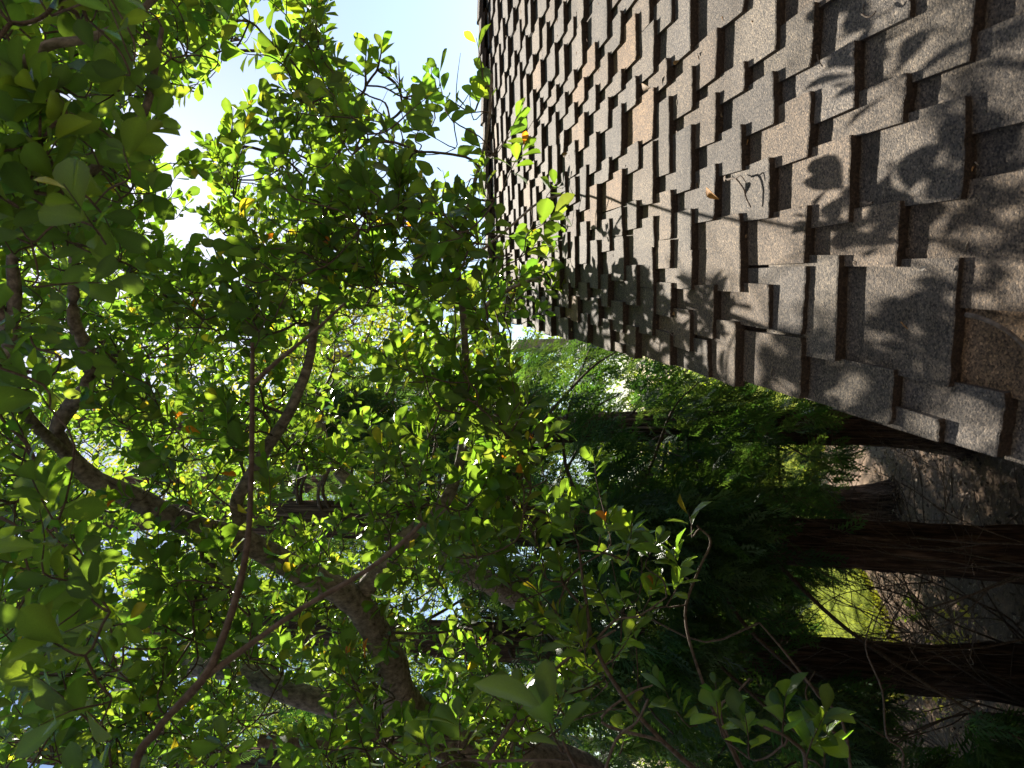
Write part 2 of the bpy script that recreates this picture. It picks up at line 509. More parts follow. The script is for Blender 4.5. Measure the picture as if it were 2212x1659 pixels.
def build_roof():
    teeth, v = [], V_FAR
    while v < V_EDGE - 0.03:
        wd = random.uniform(0.06, 0.18)
        teeth.append((v, min(v + wd, V_EDGE)))
        v += wd + random.uniform(0.04, 0.11)
    rest_v, rest_f, rest_m, rest_c, nv = [], [], [], [], 0
    sid = 0
    for k in range(K0, K1 + 1):
        s0 = S_REF + EX * k
        tb = teeth
        # base layer of the course (covers what no tab covers)
        pieces = []
        for a, b in tb:
            while b - a > 0.175:
                c_ = a + random.uniform(0.065, 0.13)
                pieces.append((a, c_ - 0.0015)); a = c_ + 0.0015
            pieces.append((a, b))
        for a, b in pieces:
            sid += 1
            t = np.array(random.choice(TINTS)) * random.uniform(0.8, 1.18)
            if random.random() < 0.05: t = np.array((0.2, 0.143, 0.095))
            if random.random() < 0.05: t = np.array((0.098, 0.09, 0.083))
            ln_ = min(EX * 2.35, S_RIDGE + 0.01 - s0)
            W, F, mi, c = tab_mesh(s0, a, b, t, sid, ln_)
            ix, iy, z = proj(W[[0, 3, 54, 57]])
            if k >= -2 and (ix > 1000).all() and (ix < 2260).any() and (iy > -30).any() and (z > 0.3).all():
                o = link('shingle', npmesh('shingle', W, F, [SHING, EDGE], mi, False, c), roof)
            else:
                rest_v.append(W); rest_f.append(F + nv); rest_m.append(mi); rest_c.append(c); nv += len(W)
        teeth = next_course(teeth)
    o = link('shingle_field', npmesh('shingle_field', np.vstack(rest_v), np.vstack(rest_f), [SHING, EDGE], np.concatenate(rest_m), False, np.vstack(rest_c)), roof, kind='stuff')
    # deck under the tabs, back slope, verge board
    def slab(name, pts, th, m, tint=None):
        pts = np.array(pts); nrm = unit(np.cross(pts[1] - pts[0], pts[3] - pts[0]))
        V = np.vstack([pts, pts - nrm * th])
        F = [(0, 1, 2, 3), (7, 6, 5, 4), (0, 4, 5, 1), (1, 5, 6, 2), (2, 6, 7, 3), (3, 7, 4, 0)]
        return link(name, npmesh(name, V, np.array(F), m, smooth=False, tint=tint), roof)
    s_e = S_REF + EX * K0 + 0.02
    slab('deck', [RP(s_e, V_FAR, -0.027), RP(s_e, V_EDGE - 0.012, -0.027), RP(S_RIDGE, V_EDGE - 0.012, -0.027), RP(S_RIDGE, V_FAR, -0.027)][::-1], 0.02, EDGE)
    top = S_RIDGE + 0.012
    BS = np.array([math.sin(AZ) * math.cos(PT), math.cos(AZ) * math.cos(PT), -math.sin(PT)])
    p0, p1 = RP(S_RIDGE, V_EDGE, -0.012), RP(S_RIDGE, V_FAR, -0.012)
    slab('back_slope', [p1, p0, p0 + BS * 3.9, p1 + BS * 3.9], 0.03, SHING, tint=np.tile((0.2, 0.19, 0.18), (8, 1)))
    # verge board under the left edge
    slab('verge_board', [RP(s_e, V_EDGE - 0.03, -0.03), RP(S_RIDGE, V_EDGE - 0.03, -0.03), RP(S_RIDGE, V_EDGE - 0.03, -0.17), RP(s_e, V_EDGE - 0.03, -0.17)], 0.025, WALLM)
    # ridge caps
    v, i = V_FAR, 0
    while v < V_EDGE - 0.04:
        ln_ = 0.17 + random.uniform(-0.012, 0.012)
        r = random.Random(500 + i)
        hw = 0.105 + r.uniform(-0.01, 0.006)
        lift0 = 0.034 + r.uniform(0, 0.004)
        t = np.array(random.choice(TINTS)) * random.uniform(0.9, 1.1)
        V = []
        va, vb = v, min(v + ln_ * 1.15, V_EDGE + 0.01)
        for vv, lf in ((va, lift0 - 0.014), (vb, lift0)):
            for d, side in ((-hw, 0), (-hw * 0.35, 0), (0, 0), (hw * 0.5, 1), (hw, 1)):
                base = RP(S_RIDGE, vv, 0)
                q = base + (RS * d if side == 0 else BS * d) + np.array([0, 0, 1]) * (lf - (0.006 if d == 0 else 0)) 
                V.append(q)
        V = np.array(V)
        V2 = V - np.array([0, 0, 0.02])
        W = np.vstack([V, V2]); F, mi = [], []
        for j in range(4):
            F.append((j, j + 5, j + 6, j + 1)); mi.append(0)
            F.append((10 + j, 11 + j, 16 + j, 15 + j)); mi.append(1)
        for j in range(4):
            F.append((j, j + 1, j + 11, j + 10)); mi.append(1)
            F.append((j + 5, j + 15, j + 16, j + 6)); mi.append(1)
        F.append((0, 10, 15, 5)); mi.append(1)
        F.append((4, 9, 19, 14)); mi.append(1)
        link('ridge_cap', npmesh('ridge_cap', W, np.array(F), [SHING, EDGE], np.array(mi), False, np.tile(t, (20, 1))), roof)
        v += ln_; i += 1
    # gable wall below the verge: clapboards
    w0 = RP(s_e + 0.25, V_EDGE - 0.2, -0.2); w1 = RP(S_RIDGE, V_EDGE - 0.2, -0.2)
    hd = unit(np.array([RS[0], RS[1], 0]))
    L = np.linalg.norm((w1 - w0)[:2])
    z, i = -0.1, 0
    while z < w1[2]:
        z2 = min(z + 0.16, w1[2])
        a = 0 if z2 < w0[2] else L * (z2 - w0[2]) / (w1[2] - w0[2])
        o0 = np.array([w0[0], w0[1], 0]) + hd * a
        o1 = np.array([w0[0], w0[1], 0]) + hd * (L + (L - a))
        out = RL * 0.018
        pts = [o0 + [0, 0, z], o1 + [0, 0, z], o1 + [0, 0, z2], o0 + [0, 0, z2]]
        V = np.array([pts[0] + out, pts[1] + out, pts[2], pts[3], pts[0] - RL * 0.02, pts[1] - RL * 0.02, pts[2] - RL * 0.02, pts[3] - RL * 0.02])
        F = np.array([(0, 3, 2, 1), (4, 5, 6, 7), (0, 1, 5, 4), (2, 3, 7, 6), (0, 4, 7, 3), (1, 2, 6, 5)])
        if L - a > 0.1:
            link('wall_board', npmesh('wall_board', V, F, WALLM, smooth=False), roof)
        z += 0.15; i += 1
    # unseen lapped-board wall behind the viewer, added to cut skylight in the shaded areas
    V, F = [], []
    z, k = -0.1, 0
    while z < 5.6:
        for x_ in (-6.0, 5.0):
            o_ = np.array([0, -0.75, 0]) + np.array([math.cos(AZ), -math.sin(AZ), 0]) * x_
            nf = np.array([math.sin(AZ), math.cos(AZ), 0])
            V += [o_ + nf * 0.022 + [0, 0, z], o_ + nf * 0.006 + [0, 0, z + 0.2]]
        F.append((4 * k, 4 * k + 2, 4 * k + 3, 4 * k + 1))
        if k: F.append((4 * k - 3, 4 * k - 1, 4 * k + 2, 4 * k))
        z += 0.2; k += 1
    link('added_shade_wall', npmesh('added_shade_wall', np.array(V), np.array(F), WALLM, smooth=False), roof)
build_roof()

# ------------------------------------------------------------------ broadleaf machinery
def leaf_template(rows, cup=0.10, curl=0.16, wid=0.27):
    t = np.array(rows)
    prof = np.interp(t, [0, 0.06, 0.2, 0.45, 0.68, 0.85, 0.95, 1.0], [0.05, 0.14, 0.42, 0.82, 1.0, 0.78, 0.4, 0.05]) * wid
    V = []
    for tt, wv in zip(t, prof):
        z = -curl * tt ** 2 + 0.04 * tt
        V += [(-wv, tt, z + cup * wv * 2), (0, tt, z), (wv, tt, z + cup * wv * 2)]
    F = []
    for i in range(len(t) - 1):
        a = i * 3
        F += [(a, a + 1, a + 4, a + 3), (a + 1, a + 2, a + 5, a + 4)]
    return np.array(V), np.array(F)
LT_HI = [leaf_template([0, 0.12, 0.3, 0.5, 0.7, 0.87, 1.0], c, k, w_) for c, k, w_ in ((0.2, 0.16, 0.3), (0.1, 0.3, 0.33), (0.26, 0.08, 0.27), (0.14, -0.12, 0.31))]
LT_LO = [leaf_template([0, 0.35, 0.7, 1.0], c, k, w_) for c, k, w_ in ((0.2, 0.16, 0.3), (0.1, 0.28, 0.33), (0.26, 0.05, 0.27), (0.14, -0.1, 0.31))]

def RIB(m):
    """pale midrib, darker blade"""
    return np.tile(np.array([0.94, 1.28, 0.94]), m // 3)[:, None] * np.ones(3)

def stamp(T, pos, D, Nn, size):
    """place the template at every pos; returns (n,k,3)"""
    V, _ = T
    X = unit(np.cross(D, Nn)); Z = np.cross(X, D)
    s = np.asarray(size)[:, None, None]
    return pos[:, None] + s * (V[None, :, 0:1] * X[:, None] + V[None, :, 1:2] * D[:, None] + V[None, :, 2:3] * Z[:, None])

def leaves_of(base, g, length, m, ll):
    """leaves for one sprig"""
    g = unit(g)
    ref = np.array([0, 0, 1.0]) if abs(g[2]) < 0.9 else np.array([1.0, 0, 0])
    a = unit(np.cross(g, ref)); b = np.cross(g, a)
    t = 0.18 + 0.82 * (np.arange(m) + rng.random(m) * 0.6) / m
    ph = np.arange(m) * 2.4 + rng.random() * 6.28 + rng.normal(0, 0.25, m)
    beta = np.radians(72 - 44 * t ** 1.5 + rng.normal(0, 10, m))
    radial = np.cos(ph)[:, None] * a + np.sin(ph)[:, None] * b
    D = unit(np.cos(beta)[:, None] * g + np.sin(beta)[:, None] * radial + rng.normal(0, 0.12, (m, 3)))
    Nn = unit(np.cross(np.cross(D, g + np.array([0, 0, 0.55]) + rng.normal(0, 0.25, (m, 3))), D))
    pos = base + np.outer(t * length, g) + radial * 0.003
    sz = ll * (0.55 + 0.7 * rng.random(m)) * np.where(t > 0.9, 0.7, 1.0)
    return pos, D, Nn, sz, t

def leaf_colors(n, t=None, far=0.0):
    base = np.array([0.03, 0.07, 0.02])
    c = base * (0.75 + 0.6 * rng.random((n, 1)))
    c = c * (1 + rng.normal(0, 0.09, (n, 3)))
    yel = rng.random(n) < 0.08
    c[yel] = c[yel] * np.array([1.45, 1.4, 0.9])
    if t is not None:
        young = (t > 0.86) & (rng.random(n) < 0.13)
        c[young] = np.array([0.11, 0.125, 0.025]) * (0.8 + 0.4 * rng.random((young.sum(), 1)))
    old = rng.random(n) < 0.0015
    c[old] = np.array([0.17, 0.075, 0.018])
    return np.clip(c, 0.004, 0.4)

def prim_tree(roots, tips, bias=0.25):
    """connect every tip to the branch skeleton; returns parent index into roots+tips"""
    R, T = np.asarray(roots), np.asarray(tips)
    n = len(T)
    A = np.vstack([R, T])
    best = np.full(n, np.inf); par = np.zeros(n, int); acc = np.zeros(len(A))
    for i in range(0, n, 400):
        d = np.linalg.norm(T[i:i + 400, None] - R[None], axis=2)
        par[i:i + 400] = d.argmin(1); best[i:i + 400] = d.min(1)
    cost = best.copy(); done = np.zeros(n, bool); order = []
    for _ in range(n):
        c = np.where(done, np.inf, cost)
        i = int(c.argmin())
        done[i] = True; order.append(i)
        acc[len(R) + i] = acc[par[i]] + np.linalg.norm(T[i] - A[par[i]])
        d = np.linalg.norm(T - T[i], axis=1) + bias * acc[len(R) + i]
        up = (~done) & (d < cost)
        cost[up] = d[up]; par[up] = len(R) + i
    return A, par, order, len(R)

def limb_curve(pts, n=5):
    """rows (ix, iy, depth, radius px) -> world centres, radii"""
    C = np.array([np.append(P(x, y, z), r * z / FPX) for x, y, z, r in pts])
    S = spline(C, n)
    return S[:, :3], np.maximum(S[:, 3], 0.0008)

def broadleaf(tree, limbs, sprigs, n_parts, leaf_mat_=LEAF, twig=TWIG, limb_mat=BARK, hero=None):
    """sprigs: list of (base, dir, length, nleaves, leaflen)"""
    roots = []
    for i, (nm, pts) in enumerate(limbs):
        C, r = limb_curve(pts)
        roots.append(C[len(C) // 6:])
        V, F = tube(C, r, 14 if r.max() > 0.02 else 8, 0.14 if r.max() > 0.012 else 0.16, i * 3.7, 18 if r.max() > 0.012 else 45)
        link(nm, npmesh(nm, V, F, DEAD if nm == 'bare_branch' else limb_mat), tree)
    roots = np.vstack(roots)
    bases = np.array([s[0] for s in sprigs])
    A, par, order, nr = prim_tree(roots, bases)
    cnt = np.ones(len(A))
    for i in reversed(order):
        cnt[par[i]] += cnt[nr + i]
    bag = Bag()
    for i, s in enumerate(sprigs):
        p0, p1 = A[par[i]], A[nr + i]
        ln_ = np.linalg.norm(p1 - p0)
        r1 = 0.0011 + 0.0006 * math.sqrt(cnt[nr + i]); r0 = min(r1 * 1.12, 0.008)
        mid = (p0 + p1) / 2 + rng.normal(0, 0.08, 3) * ln_ - np.array([0, 0, 0.06 * ln_])
        tip = p1 + unit(s[1]) * s[2]
        C = spline(np.array([p0, mid, p1, p1 + unit(s[1]) * s[2] * 0.5 + rng.normal(0, 0.004, 3), tip]), 3)
        rr = np.interp(np.arange(len(C)), [0, 6, len(C) - 1], [r0, r1, 0.0007])
        V, F = tube(C, rr, 4)
        bag.add(V, F)
    link('twigs', bag.mesh('twigs', twig), tree, kind='stuff')
    L = [leaves_of(*s) for s in sprigs]
    pos, D, Nn, sz, t = (np.concatenate([l[k] for l in L]) for k in range(5))
    mid_ = pos + D * sz[:, None] * 0.5
    ix, iy, z = proj(mid_)
    # the crown is thin where the photograph's sun comes through onto the open roof
    tt_ = ((mid_ - RQ) @ RN) / (SUN @ RN)
    q_ = mid_ - np.outer(tt_, SUN) - RQ
    s_, v_ = q_ @ RS, q_ @ RL
    open_ = (tt_ > 0) & (s_ > 0.55) & (s_ < 3.9) & (v_ > -2) & (v_ < 0.0 + 0.05 * np.maximum(0, 1.9 - s_)) & (ix < 1110) & (rng.random(len(pos)) < np.where(s_ > 0.86, 0.98, 0.78))
    pos, D, Nn, sz, t, ix, iy, z = (a[~open_] for a in (pos, D, Nn, sz, t, ix, iy, z))
    col = leaf_colors(len(pos), t)
    inside = (ix > 5) & (ix < 2205) & (iy > 5) & (iy < 1655) & (z > 0.2)
    px = np.where(inside, sz * FPX / np.maximum(z, 0.1) * (0.35 + np.abs((Nn * unit(pos - CAM)).sum(1))), 0)
    pick = np.argsort(-px)[:n_parts]
    keep = np.ones(len(pos), bool); keep[pick] = False
    pal = []
    for k in range(4):
        for c in ((0.024, 0.056, 0.018), (0.032, 0.074, 0.021), (0.045, 0.088, 0.02)):
            V, F = LT_HI[k]
            pal.append(npmesh('leaf', V, F, leaf_mat_, tint=np.tile(c, (len(V), 1)) * RIB(len(V))))
    for i in pick:
        d = Vector(D[i]); x = Vector(unit(np.cross(D[i], Nn[i]))); zz = x.cross(d)
        m4 = Matrix(((x[0], d[0], zz[0], 0), (x[1], d[1], zz[1], 0), (x[2], d[2], zz[2], 0), (0, 0, 0, 1)))
        o = link('leaf', random.choice(pal), tree)
        o.matrix_world = Matrix.Translation(Vector(pos[i])) @ m4 @ Matrix.Scale(float(sz[i]), 4)
        o.matrix_parent_inverse = Matrix.Identity(4)
        o.matrix_basis = Matrix.Translation(-tree.location) @ Matrix.Translation(Vector(pos[i])) @ m4 @ Matrix.Scale(float(sz[i]), 4)
    VV, FF, CC, nv = [], [], [], 0
    kind = rng.integers(0, 4, len(pos))
    for hi in (0, 1):
        for k in range(4):
            sel = keep & (kind == k) & ((px > 34) == bool(hi))
            if not sel.any(): continue
            T = (LT_HI if hi else LT_LO)[k]
            W = stamp(T, pos[sel], D[sel], Nn[sel], sz[sel])
            n, m = W.shape[:2]
            VV.append(W.reshape(-1, 3)); CC.append((col[sel][:, None] * RIB(m)[None]).reshape(-1, 3))
            FF.append((T[1][None] + (np.arange(n) * m)[:, None, None]).reshape(-1, 4) + nv); nv += n * m
    link('foliage', npmesh('foliage', np.vstack(VV), np.vstack(FF), leaf_mat_, tint=np.vstack(CC)), tree, kind='stuff')
    return len(pos)

CROWN = [(-250, -250), (700, -250), (715, 60), (700, 110), (735, 150), (765, 110), (800, 120), (812, 145), (795, 190), (830, 165), (860, 125), (905, 150),
         (935, 160), (960, 175), (1000, 125), (1045, 115), (1070, 170), (1070, 300), (1085, 360), (1150, 460), (1130, 520), (1100, 560), (1170, 580), (1170, 630),
         (1100, 680), (1110, 740), (1130, 800), (1160, 900), (1190, 1000), (1150, 1100), (1080, 1300), (1000, 1450), (1000, 1750), (-250, 1750)]
GAP1 = [(470, 165), (560, 110), (625, 170), (640, 215), (605, 290), (565, 350), (545, 400), (535, 250), (505, 215), (490, 300), (480, 420), (430, 440), (385, 400), (365, 330), (400, 270), (430, 190)]
GAP2 = [(870, 215), (1000, 205), (1030, 300), (960, 330), (880, 260)]
GAP3 = [(385, 395), (470, 420), (440, 500), (380, 480)]
GAP4 = [(820, 1270), (960, 1260), (1010, 1330), (940, 1400), (840, 1360)]
GAP5 = [(-50, 1480), (70, 1480), (70, 1640), (-50, 1640)]
GAP6 = [(1100, 60), (2300, 60), (2300, 1000), (1100, 560)]

def tip_dir(spread=0.55):
    return unit(np.array([0.62, -0.12, 0.42]) + rng.normal(0, spread, 3))

def clump_noise(x, y, z, f=0.006, o=0.0):
    return np.array([noise.noise(Vector((a * f, b * f, c * 0.9 + o))) for a, b, c in zip(x, y, z)])

PATHS = [(2.0, 40, [(190, 1025), (400, 1130), (520, 1165), (640, 1230), (740, 1280), (800, 1340), (840, 1420), (870, 1520)]), (2.6, 32, [(560, 1465), (760, 1530)]), (3.2, 38, [(1050, 1255), (1240, 1385)]),
         (2.1, 20, [(525, 1160), (512, 1085), (575, 970), (620, 900), (672, 760), (690, 640)]), (1.9, 26, [(130, 930), (190, 830), (185, 740), (160, 680), (160, 560)]), (2.2, 22, [(830, 1220), (920, 1120), (985, 1030), (1000, 900)]),
         (1.5, 18, [(190, 375), (270, 290), (312, 240)]), (1.3, 18, [(0, 195), (90, 105), (180, 85), (260, 55), (330, 0)]), (1.6, 24, [(25, 760), (30, 620)])]
def near_path(x, y, z):
    """True where a sprig would hang right in front of one of the limbs that the viewer sees bare"""
    r = np.zeros(len(x), bool)
    for dep, wd, pts in PATHS:
        for (x0, y0), (x1, y1) in zip(pts, pts[1:]):
            dx, dy = x1 - x0, y1 - y0
            t = np.clip(((x - x0) * dx + (y - 35 - y0) * dy) / (dx * dx + dy * dy), 0, 1)
            r |= (np.hypot(x - x0 - t * dx, y - 35 - y0 - t * dy) < wd + 28) & (z < dep + 0.05)
    return r

def lit_roof(p):
    """1 when a sprig here would throw its shadow on the open, sunlit middle of the roof"""
    t = ((p - RQ) @ RN) / (SUN @ RN)
    if t <= 0: return 0
    q = p - SUN * t - RQ
    s, v = q @ RS, q @ RL
    return 1 if (0.84 < s < 3.9 and -2.0 < v < 0.03 + 0.05 * max(0, 1.9 - s)) else 0

def sample(n, box, dep, thr=-0.25, f=0.006, soft=1.0, o=0.0, crown=CROWN):
    out = []
    while len(out) < n:
        k = n * 2
        x = rng.uniform(box[0], box[1], k); y = rng.uniform(box[2], box[3], k); z = rng.uniform(dep[0], dep[1], k)
        ok = inpoly(x, y - 140 / z, crown) & inpoly(x, y, crown) & ~inpoly(x, y, GAP1) & ~inpoly(x, y - 140 / z, GAP1) & ~(near_path(x, y, z) & (rng.random(k) < 0.9)) & (clump_noise(x, y, z, f, o) > thr)
        ok &= ~(inpoly(x, y, GAP2) & (rng.random(k) < 0.75))
        ok &= ~(inpoly(x, y, GAP3) & (rng.random(k) < 0.5))
        ok &= ~(inpoly(x, y, GAP4) & (rng.random(k) < 0.8))
        ok &= ~(inpoly(x, y, GAP5) & (rng.random(k) < 0.8))
        for a, b, c in zip(x[ok], y[ok], z[ok]):
            p_ = P(a, b, c)
            if not (lit_roof(p_) or lit_roof(p_ + np.array([0.1, 0, 0.05]))) or rng.random() < 0.04:
                out.append((a, b, c))
    return out[:n]

def main_tree():
    limbs = [
        ('trunk', [(2500, 2250, 3.4, 95), (1900, 2080, 3.3, 82), (1500, 1880, 3.1, 70), (1250, 1690, 2.9, 60), (1050, 1625, 2.7, 52), (930, 1575, 2.6, 46), (865, 1510, 2.5, 41), (840, 1420, 2.4, 33), (790, 1330, 2.35, 31),
                   (740, 1280, 2.3, 30), (640, 1230, 2.25, 27), (520, 1165, 2.2, 25), (400, 1130, 2.15, 24), (300, 1080, 2.1, 23), (190, 1025, 2.05, 20), (125, 940, 2.0, 17), (150, 880, 2.0, 16), (190, 830, 1.95, 15),
                   (190, 760, 1.95, 15), (160, 690, 1.9, 13), (160, 560, 1.9, 11), (150, 440, 1.9, 8), (90, 330, 1.9, 5)]),
        ('limb', [(870, 1530, 2.55, 32), (760, 1530, 2.65, 27), (640, 1500, 2.7, 25), (540, 1460, 2.8, 23), (430, 1440, 2.9, 20), (300, 1460, 3.0, 17), (120, 1420, 3.1, 12)]),
        ('limb', [(2000, 2150, 6.2, 24), (1650, 1800, 6.1, 20), (1430, 1570, 5.8, 18), (1330, 1460, 5.4, 20), (1240, 1385, 4.8, 24), (1130, 1300, 4.5, 25), (1050, 1255, 4.3, 24), (940, 1200, 4.2, 23), (830, 1120, 4.1, 20),
                  (760, 1050, 4.0, 16), (700, 960, 3.9, 12), (690, 850, 3.8, 8)]),
        ('limb', [(530, 1170, 2.2, 17), (515, 1110, 2.2, 15), (512, 1080, 2.18, 14), (540, 1030, 2.15, 14), (575, 970, 2.1, 13), (620, 900, 2.1, 12), (655, 820, 2.1, 11), (672, 760, 2.1, 10), (680, 690, 2.1, 9), (700, 600, 2.1, 7),
                  (690, 500, 2.1, 5), (720, 380, 2.1, 3.5), (760, 220, 2.1, 2.5)]),
        ('limb', [(770, 1295, 2.35, 22), (830, 1220, 2.3, 18), (870, 1170, 2.25, 17), (920, 1120, 2.25, 16), (960, 1085, 2.2, 14), (985, 1030, 2.2, 12), (1000, 960, 2.15, 10), (1000, 880, 2.05, 9), (1005, 780, 1.95, 8), (1000, 680, 1.9, 7),
                  (990, 560, 1.88, 5), (1010, 450, 1.86, 4.5), (1050, 300, 1.82, 3.5), (1062, 160, 1.8, 2.5)]),
        ('limb', [(165, 1000, 2.05, 12), (60, 900, 1.85, 13), (20, 800, 1.7, 14), (22, 720, 1.65, 14), (32, 640, 1.6, 14), (30, 540, 1.55, 12), (90, 430, 1.5, 13), (190, 375, 1.5, 12), (270, 290, 1.5, 11), (312, 240, 1.5, 9), (335, 150, 1.5, 7), (350, 60, 1.5, 5)]),
        ('limb', [(22, 720, 1.65, 15), (-90, 480, 1.45, 15), (-60, 290, 1.35, 15), (0, 195, 1.3, 13), (90, 105, 1.3, 12), (180, 85, 1.3, 10), (260, 55, 1.3, 9), (330, 0, 1.3, 8), (400, -80, 1.3, 6)]),
        ('limb', [(1000, 720, 1.92, 6), (1060, 650, 2.25, 5), (1120, 615, 2.5, 4.5), (1170, 600, 2.55, 3)]),
        ('limb', [(992, 580, 1.88, 3.5), (1090, 500, 2.25, 2.8), (1160, 440, 2.5, 2.4), (1215, 420, 2.55, 2.5)]),
    ]
    sp = []
    # nearest leaves, upper left of the picture and its left border
    for (x, y, z) in sample(85, (-60, 330, -60, 520), (1.0, 1.6), -0.3, 0.005):
        sp.append((P(x, y, z), tip_dir(), rng.uniform(0.07, 0.13), int(rng.integers(6, 10)), rng.uniform(0.055, 0.07)))
    for (x, y, z) in sample(70, (-60, 300, 500, 1720), (1.0, 1.7), -0.15, 0.005, o=4):
        sp.append((P(x, y, z), tip_dir(), rng.uniform(0.07, 0.13), int(rng.integers(6, 10)), rng.uniform(0.055, 0.07)))
    # the body of the crown
    for (x, y, z) in sample(1500, (-50, 1200, -60, 1700), (1.7, 2.7), 0.0, 0.006, o=9):
        sp.append((P(x, y, z), tip_dir(), rng.uniform(0.08, 0.16), int(rng.integers(8, 14)), rng.uniform(0.043, 0.059)))
    for (x, y, z) in sample(85, (540, 1110, 110, 700), (1.5, 2.1), -0.2, 0.007, o=21):
        sp.append((P(x, y, z), tip_dir(), rng.uniform(0.08, 0.14), int(rng.integers(8, 13)), rng.uniform(0.044, 0.058)))
    for (x, y, z) in sample(90, (850, 1230, 1000, 1740), (1.6, 2.3), -0.2, 0.007, o=25, crown=[(700, 850), (1300, 850), (1300, 1800), (700, 1800)]):
        sp.append((P(x, y, z), tip_dir(), rng.uniform(0.07, 0.12), int(rng.integers(7, 12)), rng.uniform(0.048, 0.06)))
    # the back of the crown
    for (x, y, z) in sample(1300, (-20, 1150, 380, 1700), (2.8, 4.8), -0.05, 0.006, o=15):
        sp.append((P(x, y, z), tip_dir(), rng.uniform(0.1, 0.18), int(rng.integers(9, 14)), rng.uniform(0.047, 0.06)))
    for (x, y, z) in sample(260, (-20, 620, 560, 1500), (2.6, 4.4), -0.3, 0.006, o=31):
        sp.append((P(x, y, z), tip_dir(), rng.uniform(0.1, 0.16), int(rng.integers(9, 13)), rng.uniform(0.045, 0.056)))
    # single sprigs against the sky and over the roof
    R_ = np.array([1.0, 0, 0]); Z_ = np.array([0, 0, 1.0])
    for x, y, z, gx, gz, l, m in [(505, 425, 2.2, 1, 0.05, 0.24, 15), (500, 330, 2.2, 1, -0.1, 0.14, 8), (790, 185, 2.1, 1, -0.1, 0.12, 13), (815, 150, 2.1, 0.9, -0.5, 0.08, 8), (745, 200, 2.1, 0.9, 0.2, 0.13, 12), (865, 200, 2.2, 1, 0, 0.1, 12),
                                  (880, 230, 2.2, 1, 0.1, 0.13, 13), (925, 210, 2.2, 1, -0.2, 0.11, 11), (985, 220, 2.2, 1, 0, 0.13, 10), (1045, 190, 2.25, 1, 0, 0.13, 14), (1060, 250, 2.25, 1, -0.15, 0.12, 13), (1075, 330, 2.2, 0.8, -0.4, 0.13, 13),
                                  (1090, 400, 2.2, 0.7, -0.6, 0.12, 12), (1180, 425, 2.55, 0.8, -0.5, 0.1, 9), (1195, 490, 2.55, 0.3, -0.9, 0.1, 10), (1140, 505, 2.7, 0.5, -0.8, 0.1, 9), (1110, 615, 2.55, 0.5, -0.8, 0.11, 13), (1150, 600, 2.65, 0.3, -0.9, 0.1, 13),
                                  (1165, 630, 2.65, 0.1, -1, 0.09, 12), (1120, 560, 2.65, 0.6, -0.7, 0.11, 11), (1170, 570, 2.65, 0.6, -0.5, 0.08, 9), (600, 140, 1.9, 0.8, -0.5, 0.1, 10), (640, 90, 1.9, 0.9, -0.3, 0.12, 12), (680, 60, 2.0, 0.7, -0.5, 0.1, 11),
                                  (1125, 700, 2.4, 0.4, -0.7, 0.1, 9), (1100, 660, 2.6, 0.6, -0.5, 0.1, 10), (940, 255, 2.3, 1, 0.3, 0.1, 9), (610, 300, 2.1, 1, 0.35, 0.12, 12), (585, 330, 2.1, 0.9, 0.4, 0.1, 10)]:
        while x < 1150 and lit_roof(P(x, y, z)):
            z -= 0.05
        sp.append((P(x, y, z), R_ * gx + Z_ * gz + rng.normal(0, 0.12, 3), l, m, rng.uniform(0.05, 0.062)))
    for _ in range(16):
        x, y, z = rng.uniform(960, 1130), rng.uniform(590, 730), rng.uniform(2.2, 3.1)
        if not lit_roof(P(x, y, z)):
            sp.append((P(x, y, z), R_ * 0.4 - Z_ * 0.5 + rng.normal(0, 0.3, 3), 0.1, 11, rng.uniform(0.048, 0.06)))
    t = thing('broadleaf_tree', 'leaning multi-limbed tree with glossy oval leaves spreading over the roof', 'tree', P(2500, 2250, 3.4))
    n = broadleaf(t, limbs, sp, 300)
    print('main leaves', n)
main_tree()

